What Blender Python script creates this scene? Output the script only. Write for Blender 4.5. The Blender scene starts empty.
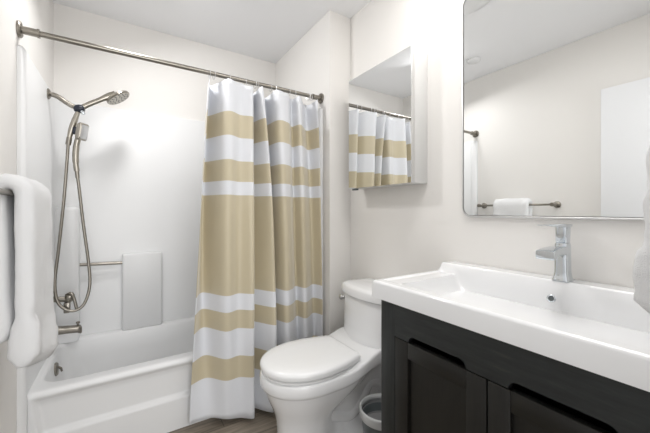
import bpy, bmesh, math, random
from mathutils import Vector, Matrix, noise
R = math.radians
S = bpy.context.scene
COL = S.collection
random.seed(4)

# ------------------------------------------------------------------ camera, light, exposure
CAM = (0.3865, 0.0, 1.19)
cd = bpy.data.cameras.new('camera')
co = bpy.data.objects.new('camera', cd)
COL.objects.link(co)
co.location = CAM
co.rotation_euler = (R(90), 0, -0.5688)
cd.sensor_width = 36
cd.lens = 312.03 / 650 * 36
cd.shift_y = -5.1 / 650
cd.clip_start = 0.02
S.camera = co

w = bpy.data.worlds.new('world')
S.world = w
w.use_nodes = True
w.node_tree.nodes['Background'].inputs[0].default_value = (1, 1, 1, 1)
w.node_tree.nodes['Background'].inputs[1].default_value = 1.0


def area(name, loc, rot, sx, sy, power, col=(1, 1, 1)):
    l = bpy.data.lights.new(name, 'AREA')
    l.shape = 'RECTANGLE'
    l.size = sx
    l.size_y = sy
    l.energy = power
    l.color = col
    o = bpy.data.objects.new(name, l)
    COL.objects.link(o)
    o.location = loc
    o.rotation_euler = rot
    return o


area('ceiling_fill_light', (1.16, 0.62, 2.50), (0, 0, 0), 0.5, 0.5, 7.6, (1, .985, .965))  # added fill from above, no lamp fixture behind it
area('hall_fill_light', (0.46, -2.2, 1.30), (R(90), 0, 0), 1.4, 2.2, 42, (1, 1, 1))  # added frontal fill behind the camera, shining in through the doorway
area('tub_fill_light', (0.41, 1.89, 2.465), (R(-6), R(-22), 0), 0.20, 0.20, 7.5, (1, .99, .98))  # added fill to brighten the alcove, kept out of both mirrors, no fixture
vl = bpy.data.lights.new('vanity_lamp_light', 'POINT')
vl.energy = 2.2
vl.shadow_soft_size = 0.05
vl.color = (1, .97, .93)
vo = bpy.data.objects.new('vanity_lamp_light', vl)
COL.objects.link(vo)
vo.location = (1.61, 0.92, 2.31)

S.view_settings.view_transform = 'Standard'
S.view_settings.look = 'None'
S.view_settings.gamma = 1
S.view_settings.use_curve_mapping = False
S.view_settings.exposure = 0.2


# ------------------------------------------------------------------ materials
def mat(name, col, rough=.5, metal=0, spec=.5, coat=0, bump=None, sheen=0):
    m = bpy.data.materials.new(name)
    m.use_nodes = True
    nt = m.node_tree
    b = nt.nodes['Principled BSDF']
    b.inputs['Base Color'].default_value = (*col, 1)
    b.inputs['Roughness'].default_value = rough
    b.inputs['Metallic'].default_value = metal
    b.inputs['Specular IOR Level'].default_value = spec
    b.inputs['Coat Weight'].default_value = coat
    b.inputs['Coat Roughness'].default_value = .05
    b.inputs['Sheen Weight'].default_value = sheen
    if bump:
        scale, strength, dist = bump
        tc = nt.nodes.new('ShaderNodeTexCoord')
        n = nt.nodes.new('ShaderNodeTexNoise')
        n.inputs['Scale'].default_value = scale
        n.inputs['Detail'].default_value = 3
        bp = nt.nodes.new('ShaderNodeBump')
        bp.inputs['Strength'].default_value = strength
        bp.inputs['Distance'].default_value = dist
        nt.links.new(tc.outputs['Object'], n.inputs['Vector'])
        nt.links.new(n.outputs['Fac'], bp.inputs['Height'])
        nt.links.new(bp.outputs['Normal'], b.inputs['Normal'])
    return m


M = {}
M['wall'] = mat('wall_paint', (.83, .812, .787), .75, bump=(160, .12, .002))
M['ceiling'] = mat('ceiling_paint', (.90, .905, .92), .85, bump=(120, .12, .002))
M['trim'] = mat('trim_paint', (.86, .86, .85), .4)
M['door'] = mat('door_paint', (.84, .85, .87), .45)
M['acrylic'] = mat('tub_acrylic', (.79, .795, .80), .38, spec=.4)
M['ceramic'] = mat('glazed_ceramic', (.87, .875, .885), .07, coat=.6)
M['seat'] = mat('seat_plastic', (.87, .875, .88), .18)
M['nickel'] = mat('brushed_nickel', (.28, .26, .228), .3, 1)
M['nickel_light'] = mat('satin_nickel', (.38, .355, .31), .28, 1)
M['chrome'] = mat('chrome', (.70, .74, .78), .06, 1)
M['steel'] = mat('brushed_steel', (.62, .62, .62), .3, 1)
M['black'] = mat('black_rubber', (.012, .016, .028), .35)
M['mirror'] = mat('mirror_glass', (.93, .94, .94), .0, 1)
M['frame'] = mat('mirror_frame_aluminium', (.70, .70, .70), .38, 1)
M['cabinet_white'] = mat('cabinet_white_enamel', (.66, .66, .65), .35)
M['towel'] = mat('white_terry', (.87, .875, .885), .95, spec=.1, bump=(520, .9, .004), sheen=.3)
M['cloth_white'] = mat('curtain_white_fabric', (.75, .765, .80), .85, spec=.2, bump=(500, .2, .001))
M['cloth_tan'] = mat('curtain_tan_fabric', (.56, .492, .345), .42, spec=.6, bump=(500, .15, .001), sheen=.5)
M['bin'] = mat('grey_bin_plastic', (.10, .115, .12), .35)
M['bin_rim'] = mat('pale_bin_rim_plastic', (.55, .56, .56), .35)
M['bin_liner'] = mat('bin_inside_grey', (.30, .30, .305), .6)
M['plastic'] = mat('white_plastic', (.78, .785, .79), .4)
M['dark'] = mat('dark_void', (.004, .004, .004), .8)


def wood_stain(name, k):
    m = mat(name, (.02, .02, .02), .42)
    nt = m.node_tree
    b = nt.nodes['Principled BSDF']
    tc = nt.nodes.new('ShaderNodeTexCoord')
    mp = nt.nodes.new('ShaderNodeMapping')
    mp.inputs['Scale'].default_value = (14, 3, 30)
    n = nt.nodes.new('ShaderNodeTexNoise')
    n.inputs['Scale'].default_value = 3
    n.inputs['Detail'].default_value = 6
    n.inputs['Roughness'].default_value = .65
    cr = nt.nodes.new('ShaderNodeValToRGB')
    e = cr.color_ramp.elements
    e[0].position = .3
    e[0].color = tuple(c * q for c, q in zip((.0085, .0092, .0094), k)) + (1,)
    e[1].position = .62
    e[1].color = tuple(c * q for c, q in zip((.017, .0182, .0184), k)) + (1,)
    x = e.new(.74)
    x.color = tuple(c * q for c, q in zip((.034, .029, .024), k)) + (1,)
    nt.links.new(tc.outputs['Object'], mp.inputs['Vector'])
    nt.links.new(mp.outputs['Vector'], n.inputs['Vector'])
    nt.links.new(n.outputs['Fac'], cr.inputs['Fac'])
    nt.links.new(cr.outputs['Color'], b.inputs['Base Color'])
    return m, mp


M['wood_h'], _ = wood_stain('black_brown_stained_rail_wood', (1.1, 1.2, 1.2))
M['wood_v'], mp_ = wood_stain('black_brown_stained_wood', (1.1, 1.2, 1.2))
mp_.inputs['Scale'].default_value = (14, 30, 3)
M['door_h'], _ = wood_stain('dark_brown_stained_rail_wood', (.42, .36, .26))
M['door_v'], mp_ = wood_stain('dark_brown_stained_wood', (.42, .36, .26))
mp_.inputs['Scale'].default_value = (14, 30, 3)


def floor_mat():
    m = mat('grey_brown_wood_planks', (.3, .26, .22), .45)
    nt = m.node_tree
    b = nt.nodes['Principled BSDF']
    tc = nt.nodes.new('ShaderNodeTexCoord')
    br = nt.nodes.new('ShaderNodeTexBrick')
    br.inputs['Color1'].default_value = (.215, .185, .150, 1)
    br.inputs['Color2'].default_value = (.30, .262, .215, 1)
    br.inputs['Mortar'].default_value = (.07, .06, .05, 1)
    br.inputs['Scale'].default_value = 1
    br.inputs['Mortar Size'].default_value = .0015
    br.inputs['Brick Width'].default_value = 1.2
    br.inputs['Row Height'].default_value = .15
    mp = nt.nodes.new('ShaderNodeMapping')
    mp.inputs['Scale'].default_value = (3, 40, 1)
    n = nt.nodes.new('ShaderNodeTexNoise')
    n.inputs['Scale'].default_value = 1.6
    n.inputs['Detail'].default_value = 6
    mx = nt.nodes.new('ShaderNodeMix')
    mx.data_type = 'RGBA'
    mx.blend_type = 'MULTIPLY'
    mx.inputs[0].default_value = .75
    cr = nt.nodes.new('ShaderNodeValToRGB')
    cr.color_ramp.elements[0].position = .3
    cr.color_ramp.elements[0].color = (.5, .47, .43, 1)
    cr.color_ramp.elements[1].position = .7
    cr.color_ramp.elements[1].color = (1.25, 1.22, 1.18, 1)
    L = nt.links.new
    L(tc.outputs['Object'], br.inputs['Vector'])
    L(tc.outputs['Object'], mp.inputs['Vector'])
    L(mp.outputs['Vector'], n.inputs['Vector'])
    L(n.outputs['Fac'], cr.inputs['Fac'])
    L(br.outputs['Color'], mx.inputs[6])
    L(cr.outputs['Color'], mx.inputs[7])
    L(mx.outputs[2], b.inputs['Base Color'])
    return m


M['floor'] = floor_mat()


# ------------------------------------------------------------------ mesh helpers (world coordinates)
def root_loc(o):
    v = Vector()
    while o:
        v += o.location
        o = o.parent
    return v


def obj(name, bm, ms, parent=None, smooth=35, label=None, origin=None):
    """link a bmesh given in world coordinates as one mesh object"""
    bmesh.ops.recalc_face_normals(bm, faces=bm.faces)
    if parent is None:
        if origin is None:
            xs = [v.co for v in bm.verts]
            origin = Vector(((min(c.x for c in xs) + max(c.x for c in xs)) / 2,
                             (min(c.y for c in xs) + max(c.y for c in xs)) / 2,
                             min(c.z for c in xs)))
        base = Vector(origin)
    else:
        base = root_loc(parent)
    bmesh.ops.translate(bm, verts=bm.verts, vec=-base)
    for f in bm.faces:
        f.smooth = True
    me = bpy.data.meshes.new(name)
    bm.to_mesh(me)
    bm.free()
    me.set_sharp_from_angle(angle=R(smooth))
    for m in (ms if isinstance(ms, (list, tuple)) else [ms]):
        me.materials.append(m)
    o = bpy.data.objects.new(name, me)
    COL.objects.link(o)
    if parent is None:
        o.location = base
    else:
        o.parent = parent
    if label:
        o['label'] = label
    return o


def tag(o, label, cat, group=None):
    o['label'] = label
    o['category'] = cat
    if group:
        o['group'] = group
    return o


def thing(name, label, cat, loc, group=None):
    o = bpy.data.objects.new(name, None)
    o.empty_display_size = .05
    COL.objects.link(o)
    o.location = loc
    return tag(o, label, cat, group)


def struct(name, bm, m, smooth=30):
    o = obj(name, bm, m, smooth=smooth)
    o['kind'] = 'structure'
    return o


def box(bm, x0, x1, y0, y1, z0, z1, bev=0, seg=2):
    r = bmesh.ops.create_cube(bm, size=1)
    vs = r['verts']
    for v in vs:
        v.co = Vector((x0 + (v.co.x + .5) * (x1 - x0), y0 + (v.co.y + .5) * (y1 - y0), z0 + (v.co.z + .5) * (z1 - z0)))
    if bev:
        es = list({e for v in vs for e in v.link_edges})
        bmesh.ops.bevel(bm, geom=es, offset=bev, segments=seg, profile=.5, affect='EDGES', clamp_overlap=True)
    return bm


def B(*a, **k):
    return box(bmesh.new(), *a, **k)


def loft(bm, rings, cap0=True, cap1=True, closed=True):
    vr = [[bm.verts.new(p) for p in r] for r in rings]
    n = len(rings[0])
    for a, b in zip(vr[:-1], vr[1:]):
        for i in range(n if closed else n - 1):
            j = (i + 1) % n
            try:
                bm.faces.new((a[i], a[j], b[j], b[i]))
            except ValueError:
                pass
    if cap0:
        bm.faces.new(vr[0])
    if cap1:
        bm.faces.new(list(reversed(vr[-1])))
    return bm


def catmull(pts, sub=8):
    pts = [Vector(p) for p in pts]
    P = [pts[0] * 2 - pts[1]] + pts + [pts[-1] * 2 - pts[-2]]
    out = []
    for i in range(1, len(P) - 2):
        a, b, c, d = P[i - 1:i + 3]
        for k in range(sub):
            t = k / sub
            out.append(.5 * ((2 * b) + (c - a) * t + (2 * a - 5 * b + 4 * c - d) * t * t + (3 * b - a - 3 * c + d) * t ** 3))
    out.append(pts[-1])
    return out


def tube(bm, pts, rad, n=14, cap=True, flat=1.0):
    pts = [Vector(p) for p in pts]
    rads = rad if isinstance(rad, (list, tuple)) else [rad] * len(pts)
    t = (pts[1] - pts[0]).normalized()
    ref = Vector((0, 1, 0)) if abs(t.y) < .9 else Vector((0, 0, 1))
    u = t.cross(ref).normalized()
    rings = []
    for i, p in enumerate(pts):
        a = pts[max(i - 1, 0)]
        b = pts[min(i + 1, len(pts) - 1)]
        t = (b - a).normalized()
        u = (u - t * u.dot(t)).normalized()
        v = t.cross(u)
        rings.append([p + (u * math.cos(2 * math.pi * k / n) + v * flat * math.sin(2 * math.pi * k / n)) * rads[i] for k in range(n)])
    return loft(bm, rings, cap, cap)


def T(pts, rad, **k):
    return tube(bmesh.new(), pts, rad, **k)


def lathe(bm, prof, center, axis=(0, 0, 1), n=32, caps=True):
    """prof: (radius, height along axis)"""
    ax = Vector(axis).normalized()
    ref = Vector((1, 0, 0)) if abs(ax.x) < .9 else Vector((0, 1, 0))
    u = ax.cross(ref).normalized()
    v = ax.cross(u)
    c = Vector(center)
    rings = [[c + ax * h + (u * math.cos(2 * math.pi * k / n) + v * math.sin(2 * math.pi * k / n)) * max(r, 1e-4) for k in range(n)] for r, h in prof]
    return loft(bm, rings, caps, caps)


def L(*a, **k):
    return lathe(bmesh.new(), *a, **k)


def torus(bm, c, Rr, r, axis, n=32, m=10):
    ax = Vector(axis).normalized()
    ref = Vector((1, 0, 0)) if abs(ax.x) < .9 else Vector((0, 1, 0))
    u = ax.cross(ref).normalized()
    v = ax.cross(u)
    c = Vector(c)
    vr = []
    for i in range(n):
        a = 2 * math.pi * i / n
        d = u * math.cos(a) + v * math.sin(a)
        vr.append([bm.verts.new(c + d * (Rr + r * math.cos(2 * math.pi * k / m)) + ax * r * math.sin(2 * math.pi * k / m)) for k in range(m)])
    for i in range(n):
        for k in range(m):
            bm.faces.new((vr[i][k], vr[(i + 1) % n][k], vr[(i + 1) % n][(k + 1) % m], vr[i][(k + 1) % m]))
    return bm


def rrect(cx, cy, hx, hy, r, n=6):
    r = min(r, hx, hy)
    out = []
    for q, (sx, sy) in enumerate(((1, 1), (-1, 1), (-1, -1), (1, -1))):
        for k in range(n + 1):
            a = math.pi / 2 * (q + k / n)
            out.append((cx + sx * (hx - r) + r * math.cos(a), cy + sy * (hy - r) + r * math.sin(a)))
    return out


def sm(a, b, x):
    t = max(0, min(1, (x - a) / (b - a)))  # also falls when a > b
    return t * t * (3 - 2 * t)


def heightgrid(bm, xs, ys, f):
    """grid surface: f(a, b) -> point"""
    g = [[bm.verts.new(f(a, b)) for b in ys] for a in xs]
    for i in range(len(xs) - 1):
        for j in range(len(ys) - 1):
            bm.faces.new((g[i][j], g[i + 1][j], g[i + 1][j + 1], g[i][j + 1]))
    return g


def lin(a, b, n):
    return [a + (b - a) * i / (n - 1) for i in range(n)]


# ------------------------------------------------------------------ room shell
H = 2.52          # ceiling height
XW = 1.693        # right (vanity) wall
XA = 1.524        # alcove right wall
YB = 2.605        # alcove back wall
YA = 1.72         # front of the alcove return
struct('floor', B(-.1, XW + .1, -1.3, YB + .1, -.08, 0), M['floor'])
struct('ceiling', B(-.1, XW + .1, -.1, YB + .1, H, H + .08), M['ceiling'])
struct('wall_left', B(-.1, 0, -.1, YB + .1, 0, H), M['wall'])
struct('wall_right', B(XW, XW + .1, -.1, YB + .1, 0, H), M['wall'])
struct('wall_back', B(0, XW, YB, YB + .1, 0, H), M['wall'])
struct('wall_alcove', B(XA, XW, YA, YB, 0, H), M['wall'])
bm = bmesh.new()
box(bm, .86, XW, -.1, 0, 0, H)
box(bm, 0, .86, -.1, 0, 2.07, H)
struct('wall_front', bm, M['wall'])
struct('baseboard_right', B(XW - .014, XW, .93, YA, 0, .09, .004), M['trim'])
struct('baseboard_alcove', B(XA, XW - .014, YA - .014, YA, 0, .09, .004), M['trim'])
struct('baseboard_left', B(0, .014, .9, 1.83, 0, .09, .004), M['trim'])
d = struct('door_1', B(.010, .045, .02, .835, .012, 2.08, .003), M['door'])
d['label'] = 'white door standing open against the left wall'

# ------------------------------------------------------------------ bathtub
ZR = .375
YT = 1.87
tub = thing('bathtub', 'white alcove bathtub with a recessed apron panel', 'bathtub', (.762, 2.23, 0))
bm = bmesh.new()
cxs, cys = .762, (1.95 + 2.540) / 2
inner = []
for hx, hy, r, z in ((.728, .295, .10, ZR), (.718, .287, .10, ZR - .006), (.713, .282, .10, ZR - .02), (.705, .27, .10, .25),
                     (.68, .255, .11, .15), (.62, .23, .12, .10), (.54, .18, .12, .085)):
    inner.append([(x, y, z) for x, y in rrect(cxs, cys, hx, hy, r)])
outer = []
for i, (x, y) in enumerate(rrect(cxs, cys, .762, .355, .002)):
    outer.append((x, y, ZR))
ox0, ox1, oy0, oy1 = .002, 1.522, YT + .02, YB - .002
outer = [(min(max(x, ox0), ox1), (oy0 if y < cys else oy1), ZR) for x, y, z in outer]
# apron: profile of the front face swept along x with a recessed panel
loft(bm, [outer] + inner, False, True)
xs = sorted(set(lin(.002, .16, 34) + lin(.16, 1.36, 20) + lin(1.36, 1.522, 34)))
zs = sorted(set(lin(0, .14, 6) + lin(.14, .22, 14) + lin(.22, .33, 5) + lin(.33, ZR - .02, 5)))


def apron(x, z):
    if z > ZR - .02 - 1e-6:
        return (x, YT, ZR - .02)
    left = .035 + .06 * (1 - z / ZR)
    e = min(x - left, (1.524 - x) - left)
    k = sm(-.012, .012, e) * sm(.165, .19, z)
    k *= 1 - sm(.335, .35, z) * 0
    top = sm(ZR - .02, ZR - .05, z)
    return (x, YT + .018 * k * top, z)


g = heightgrid(bm, xs, zs, apron)
roll = []
prev = [row[-1] for row in g]
for q in range(1, 7):
    a = math.pi / 2 * q / 6
    cur = [bm.verts.new((x, YT + .02 - .02 * math.cos(a), ZR - .02 + .02 * math.sin(a))) for x in xs]
    for i in range(len(xs) - 1):
        bm.faces.new((prev[i], prev[i + 1], cur[i + 1], cur[i]))
    prev = cur
obj('tub_shell', bm, M['acrylic'], tub, smooth=40)
# overflow plate on the tap end
ov = obj('overflow_plate', L([(.036, -.02), (.036, .004), (.030, .010), (.001, .011)], (.056, 2.30, .300), (1, 0, .06)), M['nickel'], tub, label='round brushed nickel overflow plate')
obj('overflow_lever', T([(.064, 2.30, .312), (.078, 2.30, .300), (.082, 2.30, .282)], [.006, .006, .005]), M['nickel'], ov)
obj('drain', L([(.035, 0), (.035, .004), (.02, .006), (.001, .006)], (.28, 2.25, .085)), M['steel'], tub, label='steel drain')

# ------------------------------------------------------------------ shower surround
ZS = 1.90
sur = thing('shower_surround', 'glossy white moulded wall panels around the bathtub', 'shower surround', (.762, 2.58, ZR))
bm = bmesh.new()


def plan(th, r):
    x0, x1, y0, y1 = th, XA - th, 1.835, YB - th
    p = [(x0, y0)]
    for k in range(9):
        a = math.pi - math.pi / 2 * k / 8
        p.append((x0 + r + r * math.cos(a), y1 - r + r * math.sin(a)))
    for k in range(9):
        a = math.pi / 2 - math.pi / 2 * k / 8
        p.append((x1 - r + r * math.cos(a), y1 - r + r * math.sin(a)))
    p.append((x1, y0))
    return p


pi_, po_ = plan(.018, .11), plan(.001, .001)
pi_top = plan(.013, .11)
rings = []
rings.append([(x, y, ZR + .001) for x, y in po_])
rings.append([(x, y, ZR + .001) for x, y in pi_])
rings.append([(x, y, ZS - .006) for x, y in pi_])
rings.append([(x, y, ZS) for x, y in pi_top])
rings.append([(x, y, ZS) for x, y in po_])
loft(bm, rings, False, False, closed=False)
obj('wall_panel', bm, M['acrylic'], sur, smooth=50)
for x0, sg in ((.0004, 1), (XA - .0004, -1)):
    pr_ = [(x0, 1.806)]
    for k in range(9):
        t = math.pi / 2 * k / 8
        pr_.append((x0 + sg * (.004 + .020 * math.sin(t)), 1.836 - .030 * math.cos(t)))
    pr_ += [(x0 + sg * .024, 1.852), (x0 + sg * .019, 1.868), (x0, 1.868)]
    rg = [[(x, y, .002) for x, y in pr_], [(x, y, ZS - .012) for x, y in pr_], [(x0 + (x - x0) * .55, 1.84 + (y - 1.84) * .55, ZS) for x, y in pr_]]
    obj('edge_trim', loft(bmesh.new(), rg), M['acrylic'], sur, smooth=50)
# moulded columns on the back panel
bm = B(.366, .611, 2.535, YB - .012, ZR - .014, .900, .016, 4)
for v in bm.verts:
    v.co.z = max(v.co.z, ZR + .001)
obj('shelf_column', bm, M['acrylic'], sur, smooth=60)
bm = B(.012, .138, 2.49, YB - .012, ZR - .02, 1.223, .03, 5)
for v in bm.verts:
    v.co.z = max(v.co.z, ZR + .001)
obj('corner_column', bm, M['acrylic'], sur, smooth=60)
gb = obj('grab_bar', T([(.13, 2.545, .846), (.368, 2.553, .838)], .0105), M['nickel'], sur, label='slim brushed nickel bar on the back panel')

# ------------------------------------------------------------------ shower fittings
FY = 2.32


def V3(x, z, y=FY):
    return (x, y, z)


sh = thing('wall_shower', 'brushed nickel wall shower head on a bent arm', 'shower head', (.018, FY, 1.852))
obj('flange', L([(.03, 0), (.03, .004), (.024, .010), (.014, .014), (.011, .02)], (.018, FY, 1.852), (1, 0, 0)), M['nickel'], sh)
obj('arm', T(catmull([V3(.022, 1.853), V3(.058, 1.846), V3(.098, 1.818), V3(.14, 1.797)], 8), .0135), M['nickel'], sh)
obj('collar', T([V3(.108, 1.812), V3(.128, 1.802)], .0145), M['nickel_light'], sh)
dv = obj('diverter', L([(.001, -.026), (.014, -.025), (.022, -.016), (.025, 0), (.022, .016), (.014, .025), (.001, .026)], (.158, FY, 1.792), (.9, -.1, .05)), M['black'], sh, label='black swivel diverter')
obj('diverter_knob', L([(.010, 0), (.010, .016), (.007, .02), (.001, .02)], (.172, FY - .01, 1.776), (.5, -.4, -.8)), M['chrome'], dv)
obj('head_handle', T(catmull([V3(.165, 1.797), V3(.205, 1.828), V3(.255, 1.862), V3(.30, 1.893), V3(.335, 1.908)], 6), [.015] * 13 + [.015 + .001 * k for k in range(12)], flat=.8), M['nickel_light'], sh)
nh = Vector((.56, -.10, -.81)).normalized()
hc = Vector((.348, FY, 1.895))
hd = obj('head', L([(.03, -.020), (.055, -.014), (.068, -.006), (.070, .004), (.066, .009), (.001, .0095)], hc, nh, n=40), M['nickel_light'], sh)
bm = bmesh.new()
ua = nh.cross(Vector((0, 1, 0))).normalized()
va = nh.cross(ua)
for rr, k in ((.018, 6), (.036, 10), (.053, 14)):
    for i in range(k):
        a = 2 * math.pi * i / k + rr * 20
        lathe(bm, [(.0038, 0), (.0034, .002), (.001, .0022)], hc + nh * .009 + (ua * math.cos(a) + va * math.sin(a)) * rr, nh, n=8)
obj('nozzles', bm, M['bin'], hd)
obj('hose_outlet', T(catmull([V3(.152, 1.775), V3(.138, 1.725), V3(.122, 1.665), V3(.112, 1.615)], 6), [.011 + .0045 * math.sin(math.pi * k / 18) for k in range(19)]), M['nickel_light'], sh)
obj('hose_nut', T([V3(.113, 1.618), V3(.107, 1.575)], .0135), M['nickel'], sh)

hs = thing('hand_shower', 'brushed nickel hand shower hanging below the shower arm with a looped hose', 'hand shower', (.147, FY, 1.42))
obj('cradle', B(.126, .160, FY - .014, FY + .012, 1.640, 1.682, .004), M['black'], hs, label='black cradle clip')
bm = bmesh.new()
nn = Vector((.86, -.45, -.2)).normalized()
uu = Vector((-.12, 0, 1))
uu = (uu - nn * uu.dot(nn)).normalized()
ww = nn.cross(uu)
rg = []
for h, s in ((-.016, .55), (-.012, .85), (0, 1), (.010, 1), (.014, .93)):
    rg.append([Vector((.170, FY - .012, 1.657)) + nn * h + ww * a * s + uu * b * s for a, b in rrect(0, 0, .036, .050, .012)])
loft(bm, rg)
obj('spray_head', bm, M['nickel_light'], hs)
bm = bmesh.new()
rg = []
for h, s in ((.012, .8), (.0165, .8), (.017, .74)):
    rg.append([Vector((.170, FY - .012, 1.657)) + nn * h + ww * a * s + uu * b * s for a, b in rrect(0, 0, .036, .050, .012)])
loft(bm, rg)
obj('spray_face', bm, M['steel'], hs)
obj('handle', T(catmull([(.160, FY - .006, 1.640), (.146, FY, 1.585), (.141, FY, 1.52), (.143, FY, 1.46), (.147, FY, 1.425)], 6), [.015] * 8 + [.016] * 9 + [.014] * 8), M['nickel_light'], hs)
obj('hose_end', T([(.147, FY, 1.43), (.150, FY, 1.385)], .0105), M['nickel'], hs)
hose = catmull([(.107, FY, 1.58), (.102, FY, 1.487), (.088, FY, 1.256), (.064, FY, .97), (.050, FY - .01, .80), (.062, FY - .03, .69), (.10, FY - .04, .635), (.145, FY - .04, .622),
                (.185, FY - .03, .655), (.208, FY - .015, .752), (.201, FY, .889), (.177, FY, 1.11), (.158, FY, 1.316), (.150, FY, 1.39)], 10)
bm = bmesh.new()
rads = [.0078 + .0006 * (i % 2) for i in range(len(hose))]
tube(bm, hose, rads, n=10)
obj('hose', bm, M['nickel'], hs, smooth=60)

vv = thing('shower_valve', 'brushed nickel shower valve with lever above the tub spout', 'valve', (.018, FY, .692))
obj('escutcheon', L([(.062, 0), (.062, .004), (.055, .010), (.03, .014), (.02, .016)], (.018, FY, .694), (1, 0, 0)), M['nickel'], vv)
obj('stem', T([(.03, FY, .692), (.075, FY, .686), (.11, FY, .684)], [.017, .016, .016]), M['nickel'], vv)
obj('hub', L([(.018, -.02), (.022, -.014), (.022, .014), (.018, .02)], (.112, FY, .690), (.3, -.2, 1)), M['nickel_light'], vv)
obj('lever', T(catmull([(.100, FY, .705), (.122, FY - .015, .716), (.136, FY - .02, .685), (.15, FY - .025, .618)], 6), [.010] * 10 + [.008] * 9), M['nickel'], vv)
obj('trim_knob', B(.088, .118, FY - .02, FY + .015, .606, .668, .006), M['nickel'], vv)

sp = thing('tub_spout', 'brushed nickel tub spout under the shower valve', 'spout', (.018, FY, .50))
bm = bmesh.new()
rg = []
for x, zc, hy, hz in ((.018, .512, .026, .028), (.03, .512, .026, .028), (.036, .512, .022, .024), (.10, .508, .021, .021), (.15, .503, .020, .021), (.163, .498, .018, .024), (.17, .494, .014, .018)):
    rg.append([(x, FY + a, zc + b) for a, b in rrect(0, 0, hy, hz, .014)])
loft(bm, rg)
obj('spout_body', bm, M['nickel'], sp, smooth=60)
obj('diverter_pull', L([(.006, 0), (.006, .016), (.010, .018), (.010, .026), (.004, .028)], (.152, FY, .518)), M['nickel'], sp)

# ------------------------------------------------------------------ curtain rod, rings, curtain
RY, RZ = 1.8265, 1.968
rod = thing('shower_rod', 'brushed nickel shower curtain rod spanning the tub alcove', 'curtain rod', (0, RY, RZ))
obj('tube', T([(.03, RY, RZ), (XA - .03, RY, RZ)], .0125, n=20), M['nickel'], rod)
for s, x in ((1, 0), (-1, XA)):
    obj('flange', L([(.034, .0005), (.034, .008), (.030, .012), (.017, .014)], (x, RY, RZ), (s, 0, 0)), M['nickel'], rod)
    obj('socket', L([(.0165, .012), (.0165, .062), (.019, .062), (.019, .070), (.014, .071)], (x, RY, RZ), (s, 0, 0)), M['nickel'], rod)

top = [(0.777, 1.792), (0.803, 1.920), (0.871, 1.762), (0.955, 1.792), (1.026, 1.802), (1.058, 1.935), (1.072, 1.767), (1.150, 1.935), (1.164, 1.767), (1.248, 1.787), (1.309, 1.860), (1.331, 1.782), (1.443, 1.910), (1.464, 1.777)]
mid = [(0.713, 1.779), (0.762, 1.898), (0.853, 1.739), (0.934, 1.779), (1.013, 1.744), (1.035, 1.891), (1.143, 1.754), (1.172, 1.901), (1.212, 1.756), (1.271, 1.779), (1.334, 1.850), (1.363, 1.774), (1.462, 1.850), (1.496, 1.775)]
bot = [(0.674, 1.810), (0.781, 1.800), (0.855, 1.750), (0.929, 1.735), (0.998, 1.700), (1.009, 1.800), (1.108, 1.665), (1.144, 1.815), (1.212, 1.720), (1.279, 1.745), (1.349, 1.810), (1.368, 1.750), (1.465, 1.830), (1.497, 1.765)]
SUB = 9
lev = [[Vector((x, y, 0)) for x, y in l] for l in (bot, mid, top)]
lev = [catmull(l, SUB) for l in lev]
ZTOP, ZBOT = 1.935, .035
bounds = [ZBOT, .268, .392, .545, .648, .740, 1.283, 1.361, 1.480, 1.616, 1.750, ZTOP]
cols = [1 if i % 2 else 0 for i in range(11)]      # 0 white, 1 tan, from the hem up
zrows, rowcol = [ZBOT], []
for i in range(11):
    a, b = bounds[i], bounds[i + 1]
    k = max(2, int((b - a) / .03))
    for j in range(1, k + 1):
        zrows.append(a + (b - a) * j / k)
        rowcol.append(cols[i])
bm = bmesh.new()


def curt(i, z):
    b, m, t = lev[0][i], lev[1][i], lev[2][i]
    zm = .9
    # quadratic through the three levels
    z0, z1, z2 = ZBOT, zm, 1.93
    l0 = (z - z1) * (z - z2) / ((z0 - z1) * (z0 - z2))
    l1 = (z - z0) * (z - z2) / ((z1 - z0) * (z1 - z2))
    l2 = (z - z0) * (z - z1) / ((z2 - z0) * (z2 - z1))
    p = b * l0 + m * l1 + t * l2
    low = (.014 + .034 * sm(.75, 1.5, p.x)) * sm(.05, .36, z) * sm(1.28, .80, z)
    n = noise.noise(Vector((i * .12, z * 2.2, 3.1))) * .006
    dz = 0
    if z < .06:
        dz = .012 * math.sin(i * .11 + .6)
    # slight sag of the top edge between rings
    if z > 1.90:
        dz -= .008 * abs(math.sin(i / SUB * math.pi)) * (z - 1.90) / .035
    return Vector((p.x, min(p.y + n, 1.858 + .08 * sm(.40, .75, z)), z + dz - low))


g = [[bm.verts.new(curt(i, z)) for z in zrows] for i in range(len(lev[0]))]
for i in range(len(g) - 1):
    for j in range(len(zrows) - 1):
        f = bm.faces.new((g[i][j], g[i + 1][j], g[i + 1][j + 1], g[i][j + 1]))
        f.material_index = rowcol[j]
cu = obj('shower_curtain', bm, [M['cloth_white'], M['cloth_tan']], smooth=180)
md = cu.modifiers.new('thickness', 'SOLIDIFY')
md.thickness = .0016
tag(cu, 'white and tan striped shower curtain hanging pleated to the floor', 'shower curtain')
bm = torus(bmesh.new(), (0, 0, 0), .0215, .0016, (1, 0, 0), 28, 8)
ring_mesh = None
for k in range(12):
    i = k * (len(lev[2]) - 1) // 11
    p = lev[2][i]
    if k == 0:
        r0 = obj('curtain_ring', bm, M['steel'], origin=(0, 0, 0))
        r_ = r0
    else:
        r_ = r0.copy()
        COL.objects.link(r_)
    r_.location = (min(max(p.x, .785), 1.445), RY, RZ - .0085)
    r_.rotation_euler = (0, 0, R(8 * math.sin(k * 2.1)))
    tag(r_, 'thin wire curtain ring looped over the shower rod above the striped curtain', 'curtain ring', 'wire rings holding up the striped curtain')

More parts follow.
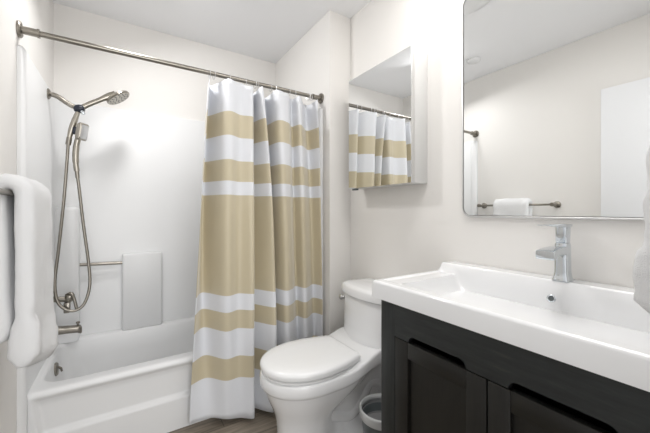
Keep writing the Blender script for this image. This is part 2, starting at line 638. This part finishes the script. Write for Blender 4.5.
# ------------------------------------------------------------------ toilet
TY = 1.355
toi = thing('toilet', 'white one-piece toilet with closed lid between curtain and vanity', 'toilet', (1.30, TY, 0))


def bowl_outline(xf, xb, hw, hwb, n=22, xc=None, rb=.05, t0=0, t1=1, p=2.0):
    """half-ellipse front up to xc, then a side that narrows from hw to hwb between t0 and t1"""
    xc = xc if xc else xf + .24
    up = []
    for k in range(n + 1):
        a = math.pi / 2 * k / n
        up.append((xc - (xc - xf) * math.cos(a), hw * math.sin(a) ** .92 if k else 0))
    for k in range(1, n + 1):
        t = k / n
        x = xc + (xb - xc - rb) * t
        q = max(0, min(1, (t - t0) / (t1 - t0)))
        q = q ** p if t1 == 1 and t0 == 0 else q * q * (3 - 2 * q)
        up.append((x, hw + (hwb - hw) * q))
    for k in range(1, 7):
        a = math.pi / 2 * k / 6
        up.append((xb - rb + rb * math.sin(a), hwb - rb + rb * math.cos(a)))
    low = [(x, -y) for x, y in reversed(up[1:])]
    return [(x, TY + y) for x, y in up] + [(x, TY + y) for x, y in low]


bm = bmesh.new()
rg = []
# z, front, back, half width, half width at the back, centre, start and end of the narrowing
for z, xf, xb, hw, hwb, xc, t0, t1 in (
        (.0, .985, 1.66, .128, .118, 1.13, 0, .9), (.025, .985, 1.66, .128, .118, 1.13, 0, .9), (.045, .993, 1.655, .122, .100, 1.13, 0, .7),
        (.075, .997, 1.65, .118, .066, 1.13, .06, .40), (.14, .997, 1.65, .116, .062, 1.13, .06, .34), (.20, .990, 1.65, .118, .062, 1.13, .06, .36),
        (.235, .980, 1.65, .127, .063, 1.13, .10, .48), (.27, .966, 1.65, .142, .066, 1.135, .16, .62), (.305, .950, 1.655, .157, .075, 1.14, .22, .76),
        (.338, .938, 1.66, .169, .09, 1.145, .28, .90), (.360, .931, 1.67, .176, .12, 1.15, .30, .98), (.366, .929, 1.675, .178, .14, 1.15, .3, .99),
        (.371, .918, 1.68, .186, .168, 1.15, .3, .99), (.382, .914, 1.68, .189, .174, 1.15, .3, .99), (.419, .913, 1.68, .189, .176, 1.15, .3, .99),
        (.427, .917, 1.68, .185, .172, 1.15, .3, .99), (.430, .93, 1.675, .174, .162, 1.155, .3, .99)):
    row = []
    for x, y in bowl_outline(xf, xb, hw, hwb, xc=xc, t0=t0, t1=t1):
        up_ = .050 * sm(1.24, 1.50, x) * sm(.30, .37, z) + .016 * sm(1.36, 1.52, x) * sm(.37, .43, z)
        row.append((x, y, z + up_))
    rg.append(row)
loft(bm, rg)
obj('bowl', bm, M['ceramic'], toi, smooth=50)
for s in (-1, 1):
    y = TY + s * .030
    pts = catmull([(1.20, TY + s * .05, .20), (1.30, y, .15), (1.38, y, .13), (1.45, y, .18), (1.51, y, .26), (1.58, y, .22), (1.61, y, .10), (1.61, y, .03)], 7)
    obj('trapway', T(pts, [.042] * len(pts), n=20), M['ceramic'], toi, smooth=60)


def tank_outline(xf, bow, hw, xb=1.685, n=20, r=.035):
    out = []
    pts = rrect((xf + xb) / 2, 0, (xb - xf) / 2, hw, r, 8)
    # refine the front edge so it can bow
    res = []
    for i, (x, y) in enumerate(pts):
        x2, y2 = pts[(i + 1) % len(pts)]
        k = 10 if abs(y2 - y) > .1 else 1
        for j in range(k):
            res.append((x + (x2 - x) * j / k, y + (y2 - y) * j / k))
    for x, y in res:
        f = (xb - x) / (xb - xf)
        out.append((x - bow * f * (1 - (y / hw) ** 2), TY + y))
    return out


bm = bmesh.new()
rg = []
for z, xf, bow, hw in ((.44, 1.492, .042, .178), (.480, 1.492, .042, .179), (.495, 1.495, .041, .181), (.51, 1.499, .040, .183), (.535, 1.502, .039, .185), (.57, 1.502, .038, .187), (.62, 1.508, .036, .191), (.700, 1.508, .036, .195), (.705, 1.512, .034, .192)):
    rg.append([(x, y, z) for x, y in tank_outline(xf, bow, hw)])
loft(bm, rg)
obj('tank', bm, M['ceramic'], toi, smooth=60)
bm = bmesh.new()
rg = []
for z, xf, bow, hw in ((.709, 1.506, .038, .196), (.713, 1.498, .042, .203), (.750, 1.496, .043, .205), (.762, 1.502, .041, .200), (.768, 1.52, .036, .185), (.770, 1.56, .02, .14)):
    rg.append([(x, y, z) for x, y in tank_outline(xf, bow, hw)])
loft(bm, rg)
obj('tank_lid', bm, M['ceramic'], toi, smooth=60)
bm = bmesh.new()
lathe(bm, [(.012, 0), (.012, .012), (.018, .014), (.018, .024), (.014, .03), (.001, .032)], (1.512, TY + .186, .668), (-.55, 1, 0), n=24)
obj('flush_lever', bm, M['steel'], toi, label='round chrome flush button on the tank side')
bm = bmesh.new()
rg = []
for z, i in ((.430, .006), (.433, 0), (.442, 0), (.445, .006)):
    rg.append([(x, y, z) for x, y in bowl_outline(.922 + i, 1.38 - i, .182 - i, .148 - i, xc=1.15, rb=.03)])
loft(bm, rg)
obj('seat', bm, M['seat'], toi, smooth=50)
bm = bmesh.new()
rg = []
for z, i in ((.448, .008), (.451, .0), (.468, -.003), (.479, .003), (.4845, .015), (.4885, .05), (.490, .10)):
    rg.append([(x, y, z) for x, y in bowl_outline(.917 + i, 1.375 - i * .5, .188 - i, .150 - i, xc=1.15, rb=.022)])
loft(bm, rg)
obj('lid', bm, M['seat'], toi, smooth=50)
for s in (-1, 1):
    obj('hinge', B(1.362, 1.402, TY + s * .105 - .022, TY + s * .105 + .022, .428, .460, .008, 3), M['seat'], toi, smooth=60)

# ------------------------------------------------------------------ waste bin
bc = (1.398, 1.083)
bn = thing('waste_bin', 'small dark grey waste bin with a pale rim beside the vanity', 'waste bin', (bc[0], bc[1], 0))
bm = bmesh.new()
lathe(bm, [(.072, .002), (.076, .004), (.098, .235), (.102, .245), (.098, .245), (.094, .24), (.070, .012), (.001, .010)], (bc[0], bc[1], 0), n=40)
obj('bin_body', bm, M['bin'], bn, smooth=40)
bm = bmesh.new()
lathe(bm, [(.096, .236), (.1045, .236), (.107, .242), (.109, .268), (.108, .275), (.105, .279), (.101, .279), (.098, .275), (.096, .262)], (bc[0], bc[1], 0), n=40, caps=False)
obj('bin_rim', bm, M['bin_rim'], bn, smooth=60)
bm = bmesh.new()
lathe(bm, [(.0955, .25), (.092, .21), (.088, .195), (.001, .193)], (bc[0], bc[1], 0), n=40, caps=False)
obj('bin_liner', bm, M['bin_liner'], bn, smooth=60)

# ------------------------------------------------------------------ vanity cabinet
XF = 1.22
Y0, Y1 = .06, .90
ZC = .853
van = thing('vanity_cabinet', 'dark stained wooden vanity cabinet under the white sink', 'vanity', (1.45, .48, 0))
obj('side_panel', B(XF + .004, 1.690, Y1 - .018, Y1, .0, ZC, .002), M['wood_v'], van)
obj('side_panel', B(XF + .004, 1.690, Y0, Y0 + .018, .0, ZC, .002), M['wood_v'], van)
obj('bottom_panel', B(XF + .03, 1.685, Y0 + .018, Y1 - .018, .10, .118), M['wood_v'], van)
obj('back_panel', B(1.675, 1.685, Y0 + .018, Y1 - .018, .10, ZC - .002), M['wood_v'], van)
DL = ((.827, .483), (.479, .135))
obj('stile', B(XF, XF + .022, DL[0][0] + .002, Y1, .0, ZC, .0015), M['wood_v'], van)
obj('stile', B(XF, XF + .022, Y0, DL[1][1] - .002, .0, ZC, .0015), M['wood_v'], van)
obj('bottom_rail', B(XF, XF + .022, DL[1][1] - .002, DL[0][0] + .002, .06, .115, .0015), M['wood_h'], van)
# top rail with two finger slots cut from its lower edge
ZD = .729
slots = ((.764, .543), (.425, .206))
out = [(DL[0][0] + .002, ZC), (DL[0][0] + .002, ZD + .003)]
for a, b in slots:
    r = .024
    out.append((a, ZD + .003))
    for k in range(8):
        t = math.pi / 2 * k / 7
        out.append((a - r + r * math.cos(t), .7545 - r + r * math.sin(t)))
    for k in range(8):
        t = math.pi / 2 * k / 7
        out.append((b + r - r * math.sin(t), .7545 - r + r * math.cos(t)))
    out.append((b, ZD + .003))
out += [(DL[1][1] - .002, ZD + .003), (DL[1][1] - .002, ZC)]
bm = bmesh.new()
f0 = bm.faces.new([bm.verts.new((XF, y, z)) for y, z in out])
r_ = bmesh.ops.extrude_face_region(bm, geom=[f0])
bmesh.ops.translate(bm, verts=[v for v in r_['geom'] if isinstance(v, bmesh.types.BMVert)], vec=(.022, 0, 0))
obj('top_rail', bm, M['wood_h'], van, smooth=25)
for a, b in DL:
    d0 = obj('door', B(XF + .012, XF + .020, b + .05, a - .05, .17, .68), M['door_v'], van)
    for p, q in ((a - .06, a), (b, b + .06)):
        obj('door_stile', B(XF, XF + .021, p, q, .118, ZD, .002), M['door_v'], d0)
    obj('door_rail', B(XF + .0003, XF + .021, b + .0605, a - .0605, .672, ZD, .002), M['door_h'], d0)
    obj('door_rail', B(XF + .0003, XF + .021, b + .0605, a - .0605, .118, .178, .002), M['door_h'], d0)

# ------------------------------------------------------------------ sink
snk = thing('sink', 'wide white ceramic sink on top of the dark vanity', 'sink', (1.45, .48, ZC))
ZT = .920
sx0, sx1, sy0, sy1 = 1.2075, 1.690, .02, .94
bx0, bx1 = 1.248, 1.612
by0, by1 = .04, .922


def sx_(x):
    if x <= bx0 or x >= bx1:
        return 0
    a = (x - bx0) / .05
    b = (bx1 - x) / .045
    fa = 1 if a >= 1 else math.sqrt(max(0, 1 - (1 - a) ** 2))
    fb = 1 if b >= 1 else (1 - (1 - b) ** 2.2) ** .55
    return fa * fb


def sz(x, y):
    z = ZT + .036 * sm(1.596, 1.618, x) * sm(.938, .920, y)
    lip = sm(bx0 - .003, bx0 + .006, x) * sm(bx1 + .0, bx1 - .012, x) * sm(by0, by0 + .01, y) * sm(by1, by1 - .01, y)
    z -= .006 * lip
    e = min(y - by0, by1 - y) - .080
    if e > 0:
        t = min(1, e / .24)
        gy = math.sqrt(max(0, 1 - (1 - t) ** 2))
        z = z - .115 * gy * sx_(x) + 0
        if x > 1.55:
            pass
    return z


r = .010
xs = sorted(set([sx0, sx0 + .001, sx0 + .003, sx0 + .006, sx0 + .010] + lin(sx0 + .012, 1.24, 4) + lin(1.242, 1.33, 26) + lin(1.33, 1.52, 10) + lin(1.52, 1.625, 34) + lin(1.625, sx1, 5)))
ys = sorted(set([sy0, sy0 + .001, sy0 + .003, sy0 + .006, sy0 + .010, sy1, sy1 - .001, sy1 - .003, sy1 - .006, sy1 - .010] + lin(sy0 + .012, .36, 34) + lin(.36, .62, 12) + lin(.62, sy1 - .012, 50)))


def edge(x, y):
    z = sz(x, y)
    for dd in (x - sx0, y - sy0, sy1 - y):
        if dd < r:
            z -= r - math.sqrt(max(0, r * r - (r - dd) ** 2))
    return (x, y, z)


bm = bmesh.new()
g = heightgrid(bm, xs, ys, edge)
loop = [row[0] for row in g] + g[-1][1:] + [row[-1] for row in reversed(g[:-1])] + list(reversed(g[0][1:-1]))
low = [bm.verts.new((v.co.x, v.co.y, ZC + .001)) for v in loop]
for i in range(len(loop)):
    j = (i + 1) % len(loop)
    bm.faces.new((loop[i], loop[j], low[j], low[i]))
bm.faces.new(low)
obj('basin', bm, M['ceramic'], snk, smooth=60)
bm = bmesh.new()
lathe(bm, [(.0080, -.004), (.0080, .003), (.0098, .005), (.0125, .003), (.0125, -.004)], (1.5815, .470, .900), (-.95, 0, .3), n=28, caps=False)
ofr = obj('overflow_ring', bm, M['chrome'], snk, label='chrome overflow ring')
obj('overflow_hole', L([(.009, 0), (.009, .003), (.001, .003)], (1.5815, .470, .900), (-.95, 0, .3), n=20), M['bin'], ofr)
obj('drain', L([(.03, 0), (.03, .003), (.001, .004)], (1.43, .48, .7985)), M['chrome'], snk)

# ------------------------------------------------------------------ faucet
FX, FYC, FZ = 1.635, .457, .9555
fa = thing('faucet', 'chrome single-lever faucet standing on the back ledge of the sink', 'faucet', (FX, FYC, FZ))
bm = bmesh.new()
rg = []
for z, h in ((0, .0250), (.004, .0250), (.012, .0225), (.03, .0200), (.12, .0190), (.128, .0180)):
    rg.append([(x, y, FZ + z) for x, y in rrect(FX, FYC, h, h, .008, 4)])
loft(bm, rg)
obj('body', bm, M['chrome'], fa, smooth=40)
bm = bmesh.new()
rg = []
for x, zt, th, hw in ((FX - .01, .118, .030, .0205), (FX - .03, .118, .028, .021), (FX - .06, .118, .026, .022), (FX - .09, .116, .026, .025), (FX - .118, .112, .028, .027), (FX - .130, .110, .028, .027), (FX - .132, .109, .024, .026)):
    rg.append([(x, FYC + a, FZ + zt - th / 2 + b) for a, b in rrect(0, 0, hw, th / 2, .005, 3)])
loft(bm, rg)
obj('spout', bm, M['chrome'], fa, smooth=40)
bm = bmesh.new()
rg = []
for z, h in ((.128, .0155), (.131, .017), (.178, .018), (.183, .0175)):
    rg.append([(x, y, FZ + z) for x, y in rrect(FX + .001, FYC, h, h, .007, 4)])
loft(bm, rg)
obj('lever_block', bm, M['chrome'], fa, smooth=40)
bm = bmesh.new()
rg = []
for x, z, th, hw in ((FX + .024, .186, .008, .019), (FX + .018, .187, .010, .021), (FX - .05, .188, .009, .021), (FX - .12, .190, .006, .019), (FX - .142, .191, .004, .017)):
    rg.append([(x, FYC + a, FZ + z + b) for a, b in rrect(0, 0, hw, th / 2, .003, 3)])
loft(bm, rg)
obj('lever', bm, M['chrome'], fa, smooth=40)

# ------------------------------------------------------------------ wall mirror
mx = XW
mir = thing('wall_mirror', 'large rounded-corner mirror in a thin metal frame above the sink', 'mirror', (mx, .425, 1.168))
my0, my1, mz0, mz1 = -.0 + .012, .862, 1.163, 2.16


def ring_yz(grow, x, rad):
    return [(x, a, b) for a, b in rrect((my0 + my1) / 2, (mz0 + mz1) / 2, (my1 - my0) / 2 + grow, (mz1 - mz0) / 2 + grow, rad, 8)]


bm = bmesh.new()
loft(bm, [ring_yz(-.010, mx - .003, .036), ring_yz(-.010, mx - .0158, .036)], True, True)
obj('glass', bm, M['mirror'], mir, smooth=30)
bm = bmesh.new()
loft(bm, [ring_yz(-.0070, mx - .002, .037), ring_yz(0, mx - .002, .045), ring_yz(0, mx - .016, .045), ring_yz(-.0015, mx - .018, .044), ring_yz(-.0060, mx - .018, .039), ring_yz(-.0070, mx - .0170, .037), ring_yz(-.0070, mx - .002, .037)], False, False)
obj('frame', bm, M['frame'], mir, smooth=30)

# ------------------------------------------------------------------ medicine cabinet
mc = thing('medicine_cabinet', 'mirrored medicine cabinet on the wall above the toilet', 'cabinet', (XW, 1.318, 1.33))
cy0, cy1, cz0, cz1 = 1.063, 1.578, 1.330, 2.010
obj('box', B(1.597, XW - .001, cy0 + .003, cy1 - .003, cz0 + .003, cz1 - .003, .002), M['cabinet_white'], mc)
dr = obj('door', B(1.573, 1.594, cy0, cy1, cz0, cz1, .002), M['frame'], mc)
obj('door_mirror', B(1.5712, 1.574, cy0 + .003, cy1 - .003, cz0 + .003, cz1 - .003), M['mirror'], dr)
obj('pull', B(1.576, 1.592, cy1 - .075, cy1 - .03, cz0 - .010, cz0 + .001, .002), M['bin'], dr, label='small dark finger pull under the door')

# ------------------------------------------------------------------ towel bar, towel ring, towels
BX, BZ = .090, 1.246
tb = thing('towel_bar', 'brushed nickel towel bar on the left wall', 'towel bar', (0, 1.405, BZ))
obj('bar', T([(BX, 1.108, BZ), (BX, 1.752, BZ)], .0088, n=18), M['nickel'], tb)
for y in (1.123, 1.737):
    obj('post', L([(.027, .0005), (.027, .010), (.022, .014), (.012, .018), (.011, BX - .015), (.016, BX - .010), (.016, BX + .012), (.010, BX + .014)], (0, y, BZ), (1, 0, 0), n=24), M['nickel'], tb)


def towel_rings(sl, path, half, flare, seed):
    """sl: slice positions 0..1; path(u) -> centre (a, z); closed cross-section ring with rounded ends"""
    rings = []
    N = 64
    for s in sl:
        e = min(s, 1 - s)
        rr = min(1, e / .10)
        round_ = math.sqrt(max(0, 1 - (1 - rr) ** 2)) * .75 + .25
        cen = [Vector(path(k / N, s)) for k in range(N + 1)]
        left, right = [], []
        for k, c in enumerate(cen):
            t = (cen[min(k + 1, N)] - cen[max(k - 1, 0)]).normalized()
            nrm = Vector((-t.y, t.x))
            h = half * (1 + flare(k / N, s)) * round_
            endt = min(k, N - k) / 2.0
            if endt < 1:
                h *= .55 + .45 * endt
            wob = .005 * noise.noise(Vector((k * .22, s * 5, seed))) + .003 * noise.noise(Vector((k * .6, s * 11, seed + 5)))
            left.append(c + nrm * (h + wob))
            right.append(c - nrm * (h + wob * .5))
        rings.append(left + list(reversed(right)))
    return rings


def path_left(u, s):
    zb, zf = .80, .655 + .065 * (1 - s) ** 2
    xb, xf = BX - .032, BX + .032
    lb, arc, lf = BZ - zb, math.pi * .034, BZ - zf
    tot = lb + arc + lf
    d_ = u * tot
    sway = 0
    if d_ < lb:
        q = 1 - d_ / lb
        return (xb + .010 * q + .012 * math.sin(s * 4) * q, zb + d_)
    if d_ < lb + arc:
        a = math.pi - (d_ - lb) / .034
        return ((xb + xf) / 2 + (.034) * math.cos(a), BZ + (.034) * math.sin(a))
    q = (d_ - lb - arc) / lf
    return (xf + .004 + .016 * math.sin(q * 1.5) * q * (.75 * s - .25) + .008 * math.sin(s * 6 + q * 3) * q * q, BZ - (d_ - lb - arc))


def flare_left(u, s):
    f = 0
    if u > .86:
        f += .6 * sm(.84, .93, u) * (.6 + .4 * math.sin(s * 9 + 1.5))
        f += -.5 * sm(.97, 1, u)
    if .90 < u < .92:
        f -= .10
    return f


sl = sorted(set(lin(0, .1, 7) + lin(.1, .9, 22) + lin(.9, 1, 7)))
rg = [[(a, 1.285 + .292 * s, z) for a, z in ring] for s, ring in zip(sl, towel_rings(sl, path_left, .0245, flare_left, 1.3))]
bm = loft(bmesh.new(), rg)
tw = obj('bath_towel', bm, M['towel'], smooth=80)
tag(tw, 'thick white towel folded over the bar on the left wall', 'towel')

tr = thing('towel_ring', 'metal towel ring on the wall to the right of the vanity', 'towel ring', (1.30, 0, 1.445))
obj('wall_plate', L([(.026, .0005), (.026, .010), (.02, .014), (.011, .018), (.010, .085), (.014, .09), (.014, .10), (.008, .102)], (1.30, 0, 1.445), (0, 1, 0), n=24), M['nickel'], tr)
obj('ring', torus(bmesh.new(), (1.30, .092, 1.368), .075, .005, (0, 1, 0), 40, 10), M['nickel'], tr)


def path_right(u, s):
    zb, zf = 1.03, .998
    top_ = 1.288
    ya, yb = .052, .133
    rr = (yb - ya) / 2
    lb, arc, lf = top_ - zb, math.pi * rr, top_ - zf
    tot = lb + arc + lf
    d_ = u * tot
    if d_ < lb:
        return (ya, zb + d_)
    if d_ < lb + arc:
        a = math.pi - (d_ - lb) / rr
        return ((ya + yb) / 2 + rr * math.cos(a), top_ + rr * .9 * math.sin(a))
    q = (d_ - lb - arc) / lf
    return (yb + .006 * q, top_ - (d_ - lb - arc))


def flare_right(u, s):
    return .42 * sm(.80, .84, u) - .35 * sm(.975, 1, u) + .06 * math.sin(s * 20)


rg = [[(1.185 + .23 * s, a, z) for a, z in ring] for s, ring in zip(sl, towel_rings(sl, path_right, .032, flare_right, 7.7))]
bm = loft(bmesh.new(), rg)
tw = obj('hand_towel', bm, M['towel'], smooth=80)
tag(tw, 'white hand towel hanging over the right end of the sink', 'towel')

# ------------------------------------------------------------------ ceiling fittings seen in the mirror
fan = thing('ceiling_fan_cover', 'large round white cover on the ceiling, its rim reflected in the wall mirror', 'vent cover', (1.225, 1.17, H))
obj('cover', L([(.2, -.001), (.2, -.012), (.19, -.02), (.12, -.024), (.001, -.026)], (1.225, 1.17, H), (0, 0, 1), n=56), M['plastic'], fan, smooth=50)
det = obj('smoke_detector', L([(.055, -.001), (.055, -.014), (.048, -.022), (.02, -.026), (.001, -.026)], (.40, 1.60, H), (0, 0, 1), n=36), M['plastic'], smooth=50)
tag(det, 'small round white ceiling disc reflected near the left edge of the mirror', 'smoke detector')
